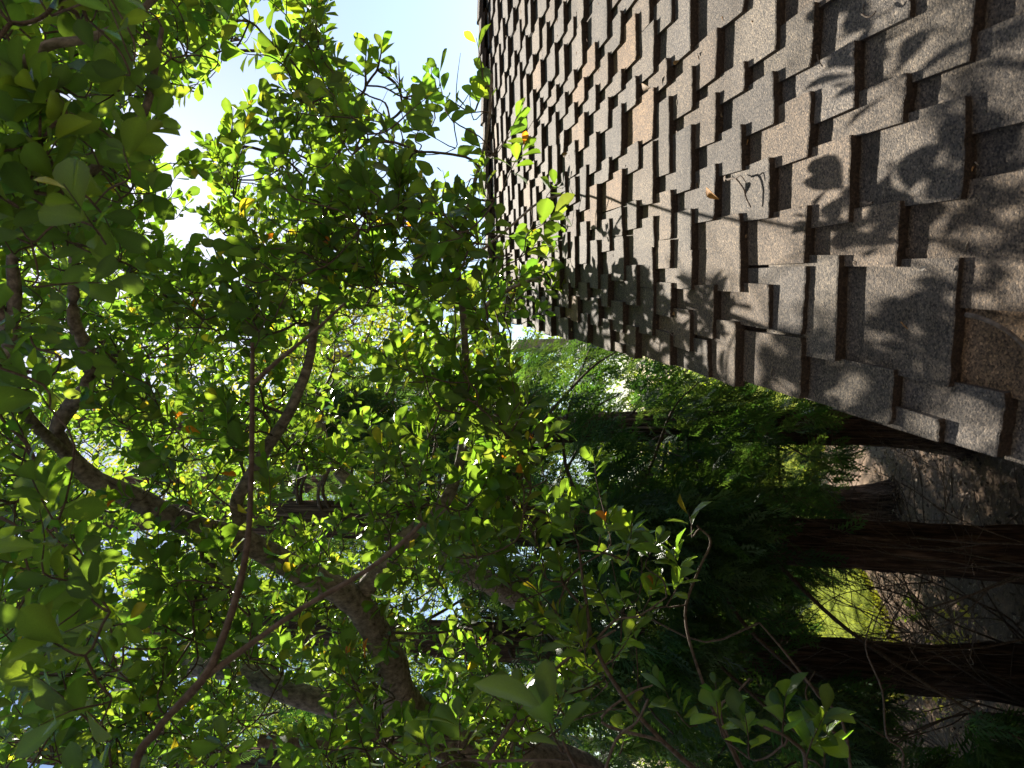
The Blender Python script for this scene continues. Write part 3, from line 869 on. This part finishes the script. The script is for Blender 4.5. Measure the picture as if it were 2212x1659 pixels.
def near_shrub():
    limbs = [
        ('stem', [(900, 2900, 1.0, 26), (250, 2050, 0.85, 15), (285, 1680, 0.8, 9.5), (340, 1580, 0.8, 9), (352, 1560, 0.8, 8.6), (440, 1465, 0.8, 10), (475, 1395, 0.8, 8), (510, 1290, 0.82, 8.5), (535, 1170, 0.82, 7), (543, 1000, 0.85, 6), (545, 830, 0.85, 5.5), (545, 740, 0.85, 4)]),
        ('stem', [(440, 1465, 0.8, 8), (530, 1400, 0.8, 7), (650, 1315, 0.8, 6), (780, 1240, 0.8, 6), (860, 1180, 0.8, 5.5), (912, 1130, 0.8, 5)]),
        ('stem', [(545, 830, 0.85, 5), (600, 780, 0.85, 5), (680, 715, 0.85, 4), (745, 655, 0.85, 3)]),
        ('stem', [(1900, 2500, 1.2, 16), (1500, 1950, 1.0, 10), (1290, 1720, 0.85, 5), (1235, 1640, 0.8, 4), (1215, 1600, 0.8, 3)]),
        ('stem', [(2100, 2350, 1.6, 12), (1700, 1850, 1.5, 8), (1430, 1600, 1.5, 5), (1330, 1480, 1.5, 4.5), (1280, 1380, 1.5, 4), (1265, 1290, 1.5, 3.5), (1250, 1190, 1.5, 3)]),
        ('stem', [(1700, 1850, 1.5, 7), (1590, 1640, 1.45, 4.5), (1520, 1480, 1.5, 3.5), (1480, 1330, 1.6, 3), (1510, 1230, 1.6, 2.8), (1535, 1170, 1.6, 2.4), (1505, 1135, 1.6, 2)]),
        ('bare_branch', [(1850, 2000, 2.3, 5), (1830, 1600, 2.3, 3.2), (1765, 1500, 2.3, 3), (1720, 1440, 2.3, 2.8), (1680, 1390, 2.3, 2.4), (1640, 1345, 2.3, 1.6)]),
        ('bare_branch', [(1830, 1600, 2.3, 3), (1775, 1560, 2.3, 2.5), (1740, 1500, 2.35, 2), (1760, 1450, 2.4, 1.5)]),
        ('bare_branch', [(1850, 2000, 2.9, 4), (1950, 1660, 2.9, 2.6), (1915, 1590, 2.9, 2.4), (1905, 1490, 2.9, 2.2), (1870, 1400, 2.9, 1.8), (1885, 1330, 2.9, 1.2)]),
        ('bare_branch', [(1700, 1850, 1.6, 4), (1560, 1560, 1.6, 3), (1590, 1500, 1.6, 2.6), (1620, 1465, 1.6, 2)]),
        ('bare_branch', [(1430, 1600, 1.5, 4), (1300, 1560, 1.5, 3.5), (1360, 1500, 1.5, 2.5), (1410, 1480, 1.5, 2)]),
        ('bare_branch', [(1290, 1720, 0.95, 4), (1330, 1600, 1.0, 3.4), (1375, 1560, 1.0, 3), (1400, 1510, 1.0, 2.4)]),
        ('bare_branch', [(1280, 1390, 1.5, 3), (1330, 1340, 1.5, 2.5), (1380, 1330, 1.5, 2.2), (1440, 1290, 1.5, 1.6)]),
        ('bare_branch', [(1050, 1640, 1.7, 5), (1150, 1500, 1.7, 4), (1230, 1420, 1.7, 3.4), (1330, 1360, 1.7, 2.4)]),
        ('bare_branch', [(560, 1600, 2.2, 13), (700, 1610, 2.2, 12), (800, 1590, 2.2, 11), (900, 1610, 2.2, 12), (1000, 1650, 2.2, 14), (1300, 1850, 2.2, 16)]),
        ('stem', [(1700, 1850, 1.5, 7), (1740, 1660, 1.3, 5), (1710, 1600, 1.25, 4), (1650, 1570, 1.25, 3)]),
    ]
    sp = []
    R_ = np.array([1.0, 0, 0]); Z_ = np.array([0, 0, 1.0])
    for x, y, z, gx, gz, l, m, ll in [(1215, 1625, 0.8, 0.9, 0.35, 0.05, 6, 0.075), (1250, 1180, 1.5, 1, 0.2, 0.09, 11, 0.055), (1290, 1190, 1.5, 1, -0.3, 0.08, 10, 0.05), (1350, 1210, 1.55, 0.9, -0.2, 0.09, 11, 0.055), (1395, 1225, 1.6, 0.8, -0.5, 0.07, 7, 0.05),
                                      (1495, 1160, 1.6, 1, 0, 0.06, 5, 0.055), (1470, 1240, 1.7, 0.9, 0.2, 0.07, 7, 0.06), (1320, 1330, 1.5, 0.8, 0.3, 0.09, 10, 0.05), (1270, 1440, 1.5, 0.8, 0.1, 0.1, 13, 0.055), (1250, 1390, 1.6, 0.7, 0.5, 0.09, 10, 0.05), (1390, 1320, 1.6, 0.9, -0.1, 0.08, 9, 0.055),
                                      (1440, 1310, 1.6, 0.9, -0.3, 0.09, 9, 0.06), (1330, 1420, 1.5, 0.9, -0.3, 0.07, 7, 0.05), (1490, 1570, 1.4, 0.9, 0.4, 0.1, 10, 0.055), (1560, 1590, 1.35, 0.9, 0, 0.1, 10, 0.06), (1690, 1610, 1.25, 0.8, -0.1, 0.09, 9, 0.06), (1740, 1640, 1.25, 0.9, -0.2, 0.1, 11, 0.06),
                                      (1780, 1660, 1.25, 0.9, -0.4, 0.08, 9, 0.055), (1010, 1640, 1.0, 0.9, 0.1, 0.06, 8, 0.055), (940, 1660, 1.0, 0.9, 0.2, 0.06, 8, 0.06), (1620, 1640, 1.3, 1, 0, 0.08, 8, 0.05), (1180, 1250, 1.7, 0.9, 0.3, 0.1, 12, 0.052), (1110, 1300, 1.8, 0.9, 0.2, 0.1, 12, 0.052)]:
        sp.append((P(x, y, z), R_ * gx + Z_ * gz + rng.normal(0, 0.12, 3), l, m, ll))
    for _ in range(70):
        x, y = rng.uniform(1020, 1420), rng.uniform(1020, 1640)
        sp.append((P(x, y, rng.uniform(1.7, 3.0)), tip_dir(0.4), rng.uniform(0.06, 0.11), int(rng.integers(5, 10)), rng.uniform(0.05, 0.064)))
    t = thing('near_shrub', 'half-bare shrub closest to the viewer with thin grey stems and sparse glossy sprigs', 'shrub', P(900, 2900, 1.0))
    broadleaf(t, limbs, sp, 160, limb_mat=TWIG)
near_shrub()

# ------------------------------------------------------------------ conifers
def spray_template():
    V, F, n = [], [], 0
    r = random.Random(3)
    def strip(p0, p1, wv):
        nonlocal n
        p0 = np.array(p0); p1 = np.array(p1)
        d = unit(p1 - p0); s = np.cross(d, [0, 0, 1.0])
        m = p0 + (p1 - p0) * 0.45
        V.extend([p0, m + s * wv, p1, m - s * wv]); F.append((n, n + 1, n + 2, n + 3)); n += 4
    strip((0, 0, 0), (0, 1, -0.12), 0.012)
    for i in range(17):
        t = 0.06 + 0.9 * i / 17
        sd = 1 if i % 2 else -1
        l = (0.36 * (1 - t) + 0.1) * r.uniform(0.75, 1.15)
        z = -0.12 * t * t
        x1, y1 = sd * l * 0.72, t + l * 0.7
        strip((0, t, z), (x1, y1, z - 0.08 * l + r.uniform(-0.05, 0.05)), 0.028)
        strip((x1 * 0.45, t + (y1 - t) * 0.45, z), (x1 * 0.45 + sd * l * 0.1, t + l * 0.75, z + r.uniform(-0.06, 0.02)), 0.022)
    return np.array(V), np.array(F)
SPRAY = spray_template()

def conifer(iy, dist, dia, label, height, seed, flare=1.5, lean=0.0):
    d = P(2000, iy, 1) - CAM
    b = CAM + d * dist / d[1]
    base = np.array([b[0], b[1], -0.03])
    t = thing('conifer', label, 'tree', base, 'reddish-barked conifers behind the shrubs')
    rows, sides = 120, 88
    zs = np.linspace(0, 1, rows) ** 1.3 * height
    an = np.linspace(0, 2 * math.pi, sides, endpoint=False)
    V = []
    for zz in zs:
        rr = dia / 2 * (1 - 0.55 * zz / height) * (1 + (flare - 1) * math.exp(-zz / 0.22))
        cx = lean * zz + 0.03 * math.sin(zz * 0.7 + seed)
        for a in an:
            q = Vector((math.cos(a) * 10 + seed, math.sin(a) * 10, zz * 1.3))
            ridge = abs(noise.noise(q)) * 1.6 + 0.6 * abs(noise.noise(q * 2.7))
            ridge2 = noise.noise(Vector((math.cos(a) * 1.3, math.sin(a) * 1.3 + seed, zz * 0.5)))
            r2 = rr * (0.86 + 0.21 * ridge + 0.08 * ridge2)
            V.append((base[0] + cx + r2 * math.cos(a), base[1] + r2 * math.sin(a), base[2] + zz))
    i = np.arange(rows - 1)[:, None] * sides; j = np.arange(sides)[None]; k = (np.arange(sides) + 1)[None] % sides
    F = np.stack([i + j, i + k, i + sides + k, i + sides + j], -1).reshape(-1, 4)
    link('trunk', npmesh('trunk', np.array(V), F, RED), t)
    return t, base

CON = [conifer(932, 6.4, 0.30, 'reddish conifer trunk standing tight against the left verge of the roof', 11, 1.0, 1.9),
       conifer(1180, 4.8, 0.32, 'thickest dark conifer trunk in front, fully visible from ground to foliage', 12, 5.0, 1.4),
       conifer(1090, 8.2, 0.31, 'slimmer conifer trunk standing farther back between two nearer conifers', 12, 9.0, 1.7),
       conifer(1452, 5.0, 0.30, 'dark conifer trunk half hidden by bare twigs, standing left of the thickest one', 12, 13.0, 1.5),
       conifer(1830, 4.6, 0.3, 'conifer added for shade beyond the far left, whose low dark branches hang into view', 12, 17.0, 1.5)]  # trunk stands out of view; tree added so its crown shades this corner

DARK = [(1060, 745), (1250, 750), (1480, 810), (1740, 875), (1800, 930), (1810, 1000), (1780, 1060), (1740, 1120), (1800, 1180), (1740, 1240), (1700, 1330), (1770, 1420), (1740, 1540), (1800, 1659), (1700, 1750), (980, 1750), (950, 1100)]
LOWB = [(1450, 860), (1740, 880), (1835, 960), (1810, 1060), (1840, 1120), (1820, 1240), (1700, 1300), (1820, 1410), (1850, 1520), (1850, 1750), (1450, 1750)]
LOWC = [(1650, 1500), (1850, 1480), (2000, 1560), (2150, 1540), (2300, 1580), (2300, 1800), (1650, 1800)]
LITWIN = [(1740, 1235), (1880, 1235), (1930, 1300), (1900, 1410), (1740, 1410)]
def conifer_foliage():
    pts = []
    def add(n, box, dep, poly, thr, o, zmin=0.35):
        c = 0
        while c < n:
            k = 3000
            x = rng.uniform(box[0], box[1], k); y = rng.uniform(box[2], box[3], k); z = rng.uniform(dep[0], dep[1], k)
            ok = clump_noise(x, y, z, 0.008, o) > thr
            if poly: ok &= inpoly(x, y, poly)
            ok &= ~inpoly(x, y, GAP1) & ~inpoly(x, y, GAP4) & ~(inpoly(x, y, LITWIN) & (rng.random(k) < 0.8))
            W = np.array([P(a, b_, c_) for a, b_, c_ in zip(x[ok], y[ok], z[ok])])
            W = W[W[:, 2] > zmin]
            pts.extend(W.tolist()); c += len(W)
    add(5900, (950, 1820, 740, 1750), (4.3, 8.6), DARK, 0.02, 2.0)
    add(2600, (450, 1150, 980, 1750), (5.5, 10.0), None, 0.0, 6.0)
    add(1100, (600, 1150, 850, 1010), (4.8, 6.3), None, -0.2, 6.0)
    add(650, (1150, 1620, 1080, 1540), (3.5, 4.7), None, 0.0, 11.0)
    add(1700, (1450, 1850, 860, 1750), (5.5, 9.0), LOWB, -0.05, 8.0, 0.08)
    add(420, (1650, 2300, 1470, 1800), (3.4, 4.8), LOWC, 0.05, 3.0, 0.08)
    # high crowns above the frame, shading the ground
    W = []
    for t, b in CON:
        for _ in range(230):
            zz = rng.uniform(3.2, 10.5)
            r = (0.35 + 1.9 * (11.5 - zz) / 8) * math.sqrt(rng.random())
            a = rng.uniform(0, 6.28)
            p = np.array([b[0] + r * math.cos(a), b[1] + r * math.sin(a), zz])
            ix, iy, z = proj(p)
            if not (0 < ix < 2212 and 0 < iy < 660):
                W.append(p)
    pts = np.vstack([np.array(pts), np.array(W)])
    bx = np.array([b for _, b in CON])
    own = np.linalg.norm(pts[:, None, :2] - bx[None, :, :2], axis=2).argmin(1)
    for q, (t, b) in enumerate(CON):
        Q = pts[own == q]
        n = len(Q)
        outw = unit(np.c_[Q[:, :2] - b[:2], np.zeros(n)])
        D = unit(outw * 0.5 + np.array([0, 0, -0.75]) + rng.normal(0, 0.4, (n, 3)))
        Nn = unit(np.cross(np.cross(D, rng.normal(0, 1, (n, 3))), D))
        sz = rng.uniform(0.13, 0.3, n)
        W = stamp(SPRAY, Q, D, Nn, sz)
        m = W.shape[1]
        c = np.array([0.046, 0.096, 0.036]) * (0.5 + 0.8 * rng.random((n, 1))) * (1 + rng.normal(0, 0.1, (n, 3)))
        F = (SPRAY[1][None] + (np.arange(n) * m)[:, None, None]).reshape(-1, 4)
        link('foliage', npmesh('foliage', W.reshape(-1, 3), F, CONI, smooth=False, tint=np.repeat(np.clip(c, 0.003, 1), m, 0)), t, kind='stuff')
        bag = Bag()
        for _ in range(46):
            k = rng.integers(0, n)
            tip = Q[k]
            zb = tip[2] + rng.uniform(-0.2, 0.7)
            if zb < 1.2: zb = 1.2 + rng.random()
            p0 = np.array([b[0], b[1], zb])
            mid = (p0 + tip) / 2 + np.array([0, 0, 0.15]) + rng.normal(0, 0.1, 3)
            C = spline(np.array([p0, mid, tip, tip + unit(tip - mid) * 0.25 + [0, 0, -0.1]]), 5)
            bag.add(*tube(C, np.linspace(0.016, 0.004, len(C)), 5))
        link('branches', bag.mesh('branches', TWIG), t, kind='stuff')
conifer_foliage()

# ------------------------------------------------------------------ far trees
def far_tree(ix, iy, dist, rx, rz, label, colr, n, ls, seed, trunk_z=0.0):
    d = P(ix, iy, 1) - CAM
    c = CAM + d * dist / d[1]
    t = thing('far_tree', label, 'tree', (c[0], c[1], 0), 'sunlit trees beyond the lawn')
    C = spline(np.array([(c[0], c[1], -0.05), (c[0] + 0.1, c[1], c[2] * 0.5), (c[0] - 0.1, c[1], c[2]), (c[0] + 0.1, c[1], c[2] + rz * 0.6)]), 8)
    V, F = tube(C, np.linspace(0.22, 0.04, len(C)), 10, 0.1, seed)
    link('trunk', npmesh('trunk', V, F, BARK), t)
    # leaves gathered round random boughs
    nb = 46
    bo = rng.normal(0, 1, (nb, 3)); bo = unit(bo) * (rng.random((nb, 1)) ** 0.4)
    bo = np.array([c[0], c[1], c[2]]) + bo * np.array([rx, rx, rz])
    k = rng.integers(0, nb, n)
    off = rng.normal(0, 1, (n, 3)) * np.array([0.2, 0.2, 0.16]) * rx * 0.85
    Q = bo[k] + off
    Q = Q[Q[:, 2] > 0.1]
    n = len(Q)
    D = unit(rng.normal(0, 1, (n, 3)) + np.array([0, 0, -0.5])); Nn = unit(np.cross(D, rng.normal(0, 1, (n, 3))))
    T = leaf_template([0, 0.55, 1.0], 0.15, 0.1, 0.26)
    W = stamp(T, Q, D, Nn, rng.uniform(0.7, 1.3, n) * ls)
    m = W.shape[1]
    F = (T[1][None] + (np.arange(n) * m)[:, None, None]).reshape(-1, 4)
    cc = np.array(colr) * (0.7 + 0.6 * rng.random((n, 1))) * (1 + rng.normal(0, 0.08, (n, 3)))
    link('crown', npmesh('crown', W.reshape(-1, 3), F, FARL, tint=np.repeat(np.clip(cc, 0.003, 1), m, 0)), t, kind='stuff')
    bag = Bag()
    for p in bo[:26]:
        p0 = C[min(len(C) - 1, int(len(C) * rng.uniform(0.45, 0.95)))]
        bag.add(*tube(spline(np.array([p0, (p0 + p) / 2 + rng.normal(0, 0.15, 3), p]), 4), np.linspace(0.05, 0.012, 9), 5))
    link('limbs', bag.mesh('limbs', BARK), t, kind='stuff')

G1, G2, G3 = (0.085, 0.13, 0.02), (0.055, 0.1, 0.022), (0.12, 0.15, 0.022)
for a in [(1480, 900, 21, 3.6, 2.6, 'bright green bushy tree behind the dark conifers beside the roof', G1, 9000, 0.17, 1),
          (1500, 1180, 22, 3.6, 2.6, 'yellow-green rounded tree glimpsed between the two middle conifer trunks', G3, 9000, 0.17, 2),
          (1560, 1340, 19, 3.0, 1.9, 'low sunlit yellow tree just beyond the strip of lawn', G3, 9000, 0.16, 3),
          (1520, 1580, 21, 3.6, 2.6, 'yellow-green tree behind the second conifer trunk from the left', G1, 9000, 0.17, 4),
          (1120, 960, 22, 4.4, 3.8, 'tall green tree showing through the middle of the foliage', G2, 13000, 0.15, 5),
          (1120, 1500, 24, 4.4, 3.6, 'tall green tree showing low at the far left', G2, 10000, 0.15, 6),
          (700, 760, 17, 3.3, 3.0, 'high airy crown of a sunlit tree under the open sky', G3, 15000, 0.12, 7),
          (760, 1150, 18, 3.6, 3.2, 'sunlit crown behind the crossing of the leaning limbs', G1, 15000, 0.12, 11),
          (420, 1100, 21, 4.0, 3.4, 'highest distant crown behind the leaning limb', G3, 13000, 0.14, 8),
          (720, 1560, 20, 4.0, 3.4, 'distant crown behind the fork of the leaning trunk', G1, 12000, 0.14, 9),
          (1290, 660, 24, 3.2, 2.6, 'far green crown peeping past the top corner of the roof', G1, 6000, 0.15, 10)]:
    far_tree(*a)

# ------------------------------------------------------------------ undergrowth, dead wood, litter
def dead_shrub(root, seeds, label, spread, n0=7, depth=4, m=TWIG, hl=1.0):
    t = thing('dead_shrub', label, 'shrub', root)
    r = random.Random(seeds)
    def grow(p, d, l, rad_, lev, bag):
        pts = [p]
        for k in range(4):
            d = unit(d + np.array([r.gauss(0, 0.2), r.gauss(0, 0.2), r.gauss(0, 0.16)]))
            p = p + d * l / 4
            pts.append(p)
        C = spline(np.array(pts), 3)
        bag.add(*tube(C, np.linspace(rad_, rad_ * 0.6, len(C)), 5 if lev > 1 else 4))
        if lev == 0: return
        for k in range(r.randint(2, 3)):
            q = C[r.randint(len(C) // 3, len(C) - 1)]
            grow(q, unit(d + np.array([r.gauss(0, 0.6), r.gauss(0, 0.5), r.gauss(0.05, 0.5)])), l * r.uniform(0.5, 0.8), rad_ * 0.55, lev - 1, bag)
    for k in range(n0):
        bag = Bag()
        grow(np.array(root, float), unit(np.array([r.gauss(spread[0], 0.5), r.gauss(spread[1], 0.4), 1.0])), hl * r.uniform(0.7, 1.2), r.uniform(0.005, 0.010), depth, bag)
        link('stem', bag.mesh('stem', m), t)
def gpt(ix, iy):
    d = P(ix, iy, 1) - CAM
    return CAM + d * (-(CAM[2]) / d[2])
g = gpt(2330, 1560); dead_shrub(g, 4, 'tangle of bare grey twigs rising in front of the visible trunk farthest left', (0.35, 0.1), 9, 4, DEAD, 1.2)
g = gpt(2500, 1250); dead_shrub(g, 11, 'thin leafless shrub in front of the thickest conifer trunk', (0.1, 0.2), 4, 3)
g = gpt(2060, 1640); dead_shrub(g, 21, 'dense leafless brush farther back at the lower left', (0.4, 0.0), 8, 4, DEAD, 1.2)

g = gpt(1975, 1370); dead_shrub(g, 33, 'dark leafless sapling silhouetted against the sunlit lawn', (0.25, 0.0), 6, 4)
g = gpt(2250, 1420); dead_shrub(g, 38, 'low arching bare stems between the two nearest conifer trunks', (0.5, 0.1), 5, 4)

def weed(ix, iy, n, h, label, colr, ll):
    g = gpt(ix, iy)
    t = thing('undergrowth_plant', label, 'plant', g, 'small plants on the leaf litter')
    bag = Bag(); LV = []
    for k in range(n):
        d = unit(np.array([rng.normal(0, 0.5), rng.normal(0, 0.5), 1.0]))
        tip = g + d * h * rng.uniform(0.5, 1)
        C = spline(np.array([g, (g + tip) / 2 + rng.normal(0, 0.02, 3), tip]), 4)
        bag.add(*tube(C, np.linspace(0.004, 0.0015, len(C)), 4))
        LV.append(leaves_of(g + (tip - g) * 0.3, tip - g, np.linalg.norm(tip - g) * 0.7, 12, ll))
    link('stems', bag.mesh('stems', TWIG), t, kind='stuff')
    pos, D, Nn, sz, tt = (np.concatenate([l[q] for l in LV]) for q in range(5))
    T = LT_LO[0]; W = stamp(T, pos, D, Nn, sz); m = W.shape[1]
    F = (T[1][None] + (np.arange(len(W)) * m)[:, None, None]).reshape(-1, 4)
    c = np.array(colr) * (0.7 + 0.6 * rng.random((len(W), 1)))
    link('leaves', npmesh('leaves', W.reshape(-1, 3), F, LEAF, tint=np.repeat(c, m, 0)), t, kind='stuff')
weed(2150, 1385, 9, 0.5, 'pale grey-green seedling on the litter left of the thickest trunk', (0.14, 0.18, 0.1), 0.05)
weed(2085, 1510, 12, 0.6, 'larger grey-green leafy plant among bare twigs before the trunk left of the lawn gap', (0.14, 0.18, 0.1), 0.06)
weed(2010, 1330, 6, 0.35, 'small bright green seedling by the sunlit edge of the litter', (0.08, 0.16, 0.03), 0.05)

def litter():
    n = 22000
    x = rng.uniform(-4.5, 2.0, n); y = rng.uniform(2.2, 8.6, n)
    pos = np.c_[x, y, 0.02 + 0.05 * rng.random(n) * 0.6]
    a = rng.uniform(0, 6.28, n)
    D = unit(np.c_[np.cos(a), np.sin(a), rng.normal(0, 0.25, n)])
    Nn = unit(np.array([0, 0, 1.0]) + rng.normal(0, 0.35, (n, 3)))
    T = LT_LO[1]
    W = stamp(T, pos, D, Nn, rng.uniform(0.014, 0.048, n)); m = W.shape[1]
    F = (T[1][None] + (np.arange(n) * m)[:, None, None]).reshape(-1, 4)
    c = np.array([(0.18, 0.12, 0.08), (0.24, 0.17, 0.115), (0.07, 0.047, 0.033), (0.36, 0.27, 0.18)])[rng.integers(0, 4, n)] * (0.7 + 0.6 * rng.random((n, 1)))
    link('leaf_litter', npmesh('leaf_litter', W.reshape(-1, 3), F, LIT, tint=np.repeat(c, m, 0)), kind='stuff', label='brown fallen leaves scattered over the shaded soil', cat='leaf litter')
    bag = Bag()
    for _ in range(420):
        p = np.array([rng.uniform(-4, 1.5), rng.uniform(2.4, 8.4), 0.035]); a = rng.uniform(0, 6.28); l = rng.uniform(0.08, 0.4)
        d = np.array([math.cos(a), math.sin(a), 0.0])
        C = spline(np.array([p, p + d * l / 2 + np.append(rng.normal(0, 0.03, 2), 0.015), p + d * l]), 3)
        bag.add(*tube(C, np.linspace(0.005, 0.002, len(C)), 4))
    link('fallen_twigs', bag.mesh('fallen_twigs', DEAD), kind='stuff', label='grey fallen twigs strewn over the leaf litter', cat='twigs')
    n = 26000
    x = rng.uniform(-7, 2.5, n); y = np.array([lawn_y(a) for a in x]) - 0.5 + 6 * rng.random(n) ** 1.8
    a = rng.uniform(0, 6.28, n); h = rng.uniform(0.04, 0.1, n)
    s = np.c_[np.cos(a), np.sin(a), np.zeros(n)] * 0.004
    b0 = np.c_[x, y, np.full(n, 0.02)]
    tip = b0 + np.c_[rng.normal(0, 0.02, (n, 2)), h]
    V = np.stack([b0 - s, b0 + s, tip], 1).reshape(-1, 3)
    F = np.arange(3 * n).reshape(-1, 3)
    c = np.array([0.14, 0.17, 0.025]) * (0.7 + 0.6 * rng.random((n, 1)))
    link('grass', npmesh('grass', V, F, GRSM, smooth=False, tint=np.repeat(c, 3, 0)), kind='stuff', label='short sunlit yellow-green grass on the lawn', cat='grass')
litter()

# ------------------------------------------------------------------ things lying on the roof
def on_roof(ix, iy, h=0.004):
    d = P(ix, iy, 1) - CAM
    return CAM + d * (-(DR - h) / (d @ RN))
def roof_twig(pts, r, label, forks=(), m=DEAD):
    C = np.array([on_roof(x, y, h) for x, y, h in pts])
    S = spline(C, 6)
    bag = Bag()
    bag.add(*tube(S, np.linspace(r, r * 0.6, len(S)), 8, 0.15, 2.0, 60))
    for f in forks:
        Q = spline(np.array([on_roof(x, y, h) for x, y, h in f]), 5)
        bag.add(*tube(Q, np.linspace(r * 0.7, r * 0.35, len(Q)), 6))
    o = link('fallen_twig', bag.mesh('fallen_twig', m), label=label, cat='twig', group='twigs fallen on the shingles')
    return o
roof_twig([(2088, 680, 0.012), (2110, 684, 0.015), (2150, 700, 0.015), (2185, 722, 0.012), (2212, 748, 0.01), (2235, 775, 0.008)], 0.0032, 'curved pale grey twig lying on the nearest shingles at the bottom of the roof')
roof_twig([(1572, 388, 0.014), (1588, 386, 0.016), (1606, 408, 0.014), (1612, 428, 0.012), (1622, 448, 0.008)], 0.0022, 'forked grey twig beside the orange dead leaf', [[(1588, 386, 0.016), (1600, 380, 0.017), (1612, 395, 0.014)], [(1572, 388, 0.014), (1563, 384, 0.012)]])
roof_twig([(1350, 1145 - 440, 0.01), (1434, 712, 0.01), (1442, 714, 0.012), (1448, 720, 0.01), (1455, 726, 0.008)][1:], 0.0014, 'tiny pale forked twig near the left verge half way up', [[(1442, 714, 0.012), (1441, 706, 0.01)]])
roof_twig([(1765, 118, 0.012), (1768, 130, 0.012), (1774, 140, 0.01), (1778, 143, 0.008)], 0.0015, 'thin bent twig caught below a tab near the upper right')
roof_twig([(1866, 437, 0.012), (1878, 440, 0.012), (1885, 437, 0.012)], 0.003, 'short dark woody stub on a sunlit shingle')
roof_twig([(1862, 30, 0.014), (1872, 36, 0.015), (1884, 34, 0.014), (1892, 24, 0.014)], 0.0017, 'small curled twig close to the right border of the picture', m=TWIG)

def roof_leaf(ix, iy, ang, size, colr, label, tilt=0.35):
    p = on_roof(ix, iy, 0.012)
    d = unit(math.cos(ang) * RS + math.sin(ang) * RL + RN * tilt)
    nn = unit(np.cross(np.cross(d, RN + 0.4 * RL), d))
    T = LT_HI[2]
    W = stamp(T, p[None], d[None], nn[None], np.array([size]))[0]
    W2 = W - nn * 0.0006
    k = len(W)
    F = np.vstack([T[1], T[1][:, ::-1] + k])
    link('dead_leaf', npmesh('dead_leaf', np.vstack([W, W2]), F, LIT, tint=np.tile(colr, (2 * k, 1))), label=label, cat='leaf', group='dead leaves on the shingles')
roof_leaf(1553, 430, 0.9 - 1.57, 0.042, (0.42, 0.2, 0.04), 'orange dead leaf curled on a shingle in the middle of the roof')
roof_leaf(1468, 130, 0.3, 0.017, (0.22, 0.14, 0.06), 'small round brown leaf on the sunlit upper shingles', 0.6)
roof_leaf(1405, 190, -0.4, 0.035, (0.3, 0.18, 0.08), 'dry brown leaf scrap wedged under a tab high on the roof', 0.3)
roof_leaf(1226, 330, 0.2, 0.03, (0.3, 0.16, 0.06), 'brown leaf scrap beside the leafy sprig over the roof', 0.3)
roof_leaf(2003, 573, 0.5, 0.012, (0.5, 0.45, 0.38), 'tiny pale speck of leaf on the tan shingle', 0.2)

def roof_debris():
    bag = Bag()
    for _ in range(230):
        k = rng.integers(-1, 28); v = rng.uniform(-1.5, 0.2)
        sp_ = S_REF + EX * k - abs(rng.normal(0, 0.004)) - 0.004
        p = RP(sp_, v, -STEP + 0.0015)
        a = rng.normal(1.57, 0.5) if rng.random() < 0.75 else rng.uniform(0, 3.1)
        d = unit(math.cos(a) * RS + math.sin(a) * RL)
        l = rng.uniform(0.004, 0.017)
        C = spline(np.array([p, p + d * l * 0.5 + RN * rng.uniform(0, 0.0015), p + d * l]), 3)
        bag.add(*tube(C, np.linspace(0.0011, 0.0006, len(C)), 4), np.array([(0.3, 0.24, 0.17), (0.2, 0.11, 0.05), (0.1, 0.07, 0.05), (0.38, 0.2, 0.07)])[rng.integers(0, 4)])
    for _ in range(34):
        k = rng.integers(-1, 26); v = rng.uniform(-1.3, 0.2)
        p = RP(S_REF + EX * k - 0.006 - abs(rng.normal(0, 0.01)), v, -STEP + 0.002)
        a = rng.uniform(0, 6.28)
        d = unit(math.cos(a) * RS + math.sin(a) * RL + RN * 0.2)
        W = stamp(LT_LO[1], p[None], d[None], unit(RN + rng.normal(0, 0.3, 3))[None], np.array([rng.uniform(0.007, 0.016)]))[0]
        bag.add(W, LT_LO[1][1], np.array([(0.3, 0.18, 0.08), (0.2, 0.12, 0.06), (0.4, 0.3, 0.18)])[rng.integers(0, 3)])
    link('roof_debris', bag.mesh('roof_debris', LIT), kind='stuff', label='dry needles and leaf scraps caught under the shingle tabs', cat='debris')
roof_debris()

for o in COL.objects:
    if o.parent is None and o.type == 'MESH' and 'kind' not in o and 'label' not in o:
        print('UNLABELLED', o.name)
